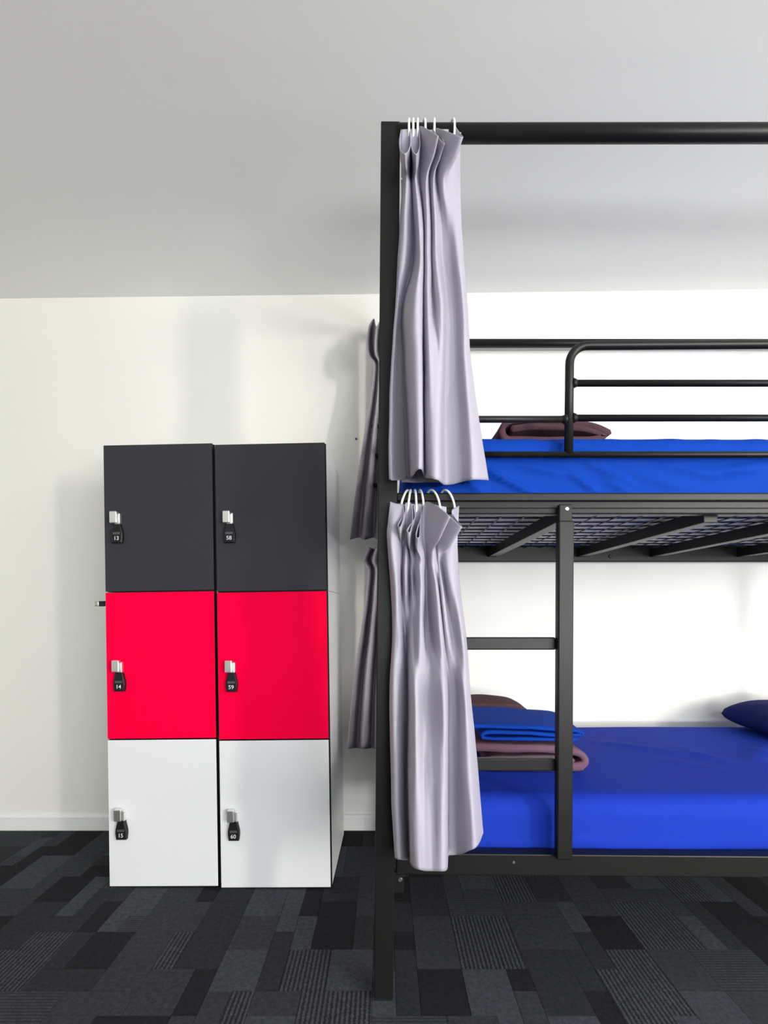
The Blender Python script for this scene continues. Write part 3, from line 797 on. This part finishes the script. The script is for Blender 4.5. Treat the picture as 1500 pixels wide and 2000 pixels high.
    R.append([(763, 1480, C0-.018), (769, 1481, C0-.026), (776, 1482, C0-.026), (783, 1482, C0-.016), (790, 1481, C0-.002), (794, 1481, C0+.008), (796, 1482, C0+.002), (797, 1482, C0-.020), (800, 1481, C0-.036), (806, 1481, C0-.046), (813, 1482, C0-.052), (820, 1482, C0-.048),
              (826, 1481, C0-.042), (832, 1481, C0-.042), (839, 1482, C0-.044), (846, 1482, C0-.046), (854, 1481, C0-.050), (862, 1481, C0-.054), (869, 1480, C0-.054), (873, 1480, C0-.044), (874, 1481, C0-.020), (876, 1482, C0+.004), (881, 1482, C0+.010), (888, 1481, C0+.006), (896, 1482, C0-.004), (906, 1482, C0-.020), (916, 1482, C0-.024), (924, 1481, C0-.014), (931, 1480, C0+.004)])
    R.append([(766, 1590, C0-.018), (772, 1591, C0-.026), (779, 1592, C0-.026), (786, 1592, C0-.014), (793, 1591, C0+.000), (797, 1591, C0+.008), (798, 1592, C0+.000), (799, 1592, C0-.024), (801, 1591, C0-.042), (806, 1591, C0-.052), (813, 1592, C0-.056), (821, 1592, C0-.056),
              (828, 1591, C0-.054), (835, 1591, C0-.054), (843, 1592, C0-.054), (850, 1592, C0-.056), (857, 1591, C0-.060), (864, 1591, C0-.062), (870, 1590, C0-.058), (873, 1590, C0-.046), (874, 1591, C0-.020), (876, 1592, C0+.004), (882, 1592, C0+.010), (891, 1591, C0+.004), (901, 1592, C0-.008), (912, 1592, C0-.024), (923, 1590, C0-.030), (933, 1588, C0-.016), (940, 1586, C0+.004)])
    R.append([(771, 1676, C0-.016), (776, 1678, C0-.026), (783, 1679, C0-.026), (790, 1680, C0-.014), (797, 1680, C0+.000), (800, 1681, C0+.008), (801, 1683, C0+.000), (802, 1687, C0-.028), (805, 1692, C0-.046), (810, 1696, C0-.056), (817, 1698, C0-.060), (824, 1700, C0-.060),
              (831, 1701, C0-.060), (838, 1701, C0-.060), (845, 1701, C0-.060), (852, 1701, C0-.062), (859, 1701, C0-.064), (865, 1701, C0-.064), (870, 1700, C0-.060), (873, 1696, C0-.046), (874, 1684, C0-.020), (876, 1671, C0+.004), (883, 1670, C0+.010), (893, 1669, C0+.004), (904, 1667, C0-.010), (916, 1662, C0-.026), (928, 1656, C0-.030), (937, 1645, C0-.016), (944, 1626, C0+.004)])
    return R
rl = [(790, -18, 14), (799, -6, 6), (811, 2, -2), (822.5, 8, -5), (846, 28, -12), (874, 28, -14)]
curtain(low_rows(), 'lavender grey curtain on white rings at the front of the lower bunk', CURT,
        [(((px - VX) * 1.37 / F, 1.3705, 1.2740), .0300, .0425, yw, ln) for px, yw, ln in rl], ring_loop,
        extra=(('heading_tape', [[(764, y, 1.3445), (790, y + 1, 1.3435), (820, y, 1.3445), (846, y + 2, 1.3435), (872, y + 6, 1.345)] for y in (984, 1015, 1045, 1080)]),),
        seed=11, per_u=6, ref=C0, deep=2.3)

# curtains of the foot end, pushed back to the rear corner: they hang from the end rails
def rear_rows(spec, n, seed):
    """spec: list of (left px, right px, py, depth near, depth far, fold amplitude px)"""
    rnd = random.Random(seed); ph = [rnd.uniform(-.25, .25) for _ in range(n)]
    R = []
    for (l, r, y, d0, d1, a, dr) in spec:
        row = []
        for k in range(n):
            t = k / (n - 1)
            alt = (1 if k % 2 else -1)
            x = l + (r - l) * t + a * ph[k]
            dd = (d0 + d1) / 2 + (d1 - d0) * 0.28 * alt + 0.05 * ph[k]
            row.append((x + alt * a * .4, y + dr * (0.5 + .5 * -alt), dd))
        R.append(row)
    return R
sp_u = [(721, 766, 622, 2.10, 2.24, 3, 16), (716, 766, 660, 2.10, 2.24, 3, 10), (719, 765, 690, 2.12, 2.24, 3, 4), (730, 764, 712, 2.16, 2.22, 2, 0), (725, 765, 770, 2.14, 2.23, 2, 0),
        (712, 766, 850, 2.12, 2.24, 3, 0), (699, 766, 940, 2.10, 2.25, 4, 0), (685, 767, 1050, 2.08, 2.26, 5, 4)]
sp_l = [(722, 766, 1072, 2.11, 2.24, 3, -4), (712, 766, 1090, 2.10, 2.24, 3, 6), (720, 765, 1112, 2.14, 2.23, 2, 2), (716, 765, 1160, 2.14, 2.23, 2, 0), (707, 766, 1230, 2.12, 2.24, 3, 0), (692, 766, 1330, 2.11, 2.24, 4, 0), (680, 767, 1461, 2.09, 2.25, 4, 2)]
curtain(rear_rows(sp_u, 7, 5), 'grey curtain behind the tall post at the foot end, upper bunk', CURT_B,
        [((0.014, y, 2.2315), .0260, .0290, 90, 0) for y in (2.15, 2.19, 2.23)], ring_loop, seed=31, per_u=6)
curtain(rear_rows(sp_l, 7, 8), 'grey curtain behind the tall post at the foot end, lower bunk', CURT_B,
        [((0.014, y, 1.262), .0260, .0330, 90, 0) for y in (2.15, 2.19, 2.23)], ring_loop, seed=37, per_u=6)

# screw left in the wall between the lockers and the bed
q = P(695.5, 857.5, WALL)
scr = mesh_obj('wall_screw', *cylinder((q.x, WALL - 0.006, q.z), (0, 1, 0), 0.0045, 0.007, 10), GREYPL, None, True)
tag(scr, 'tiny dark screw in the wall left of the bed curtain', 'screw')
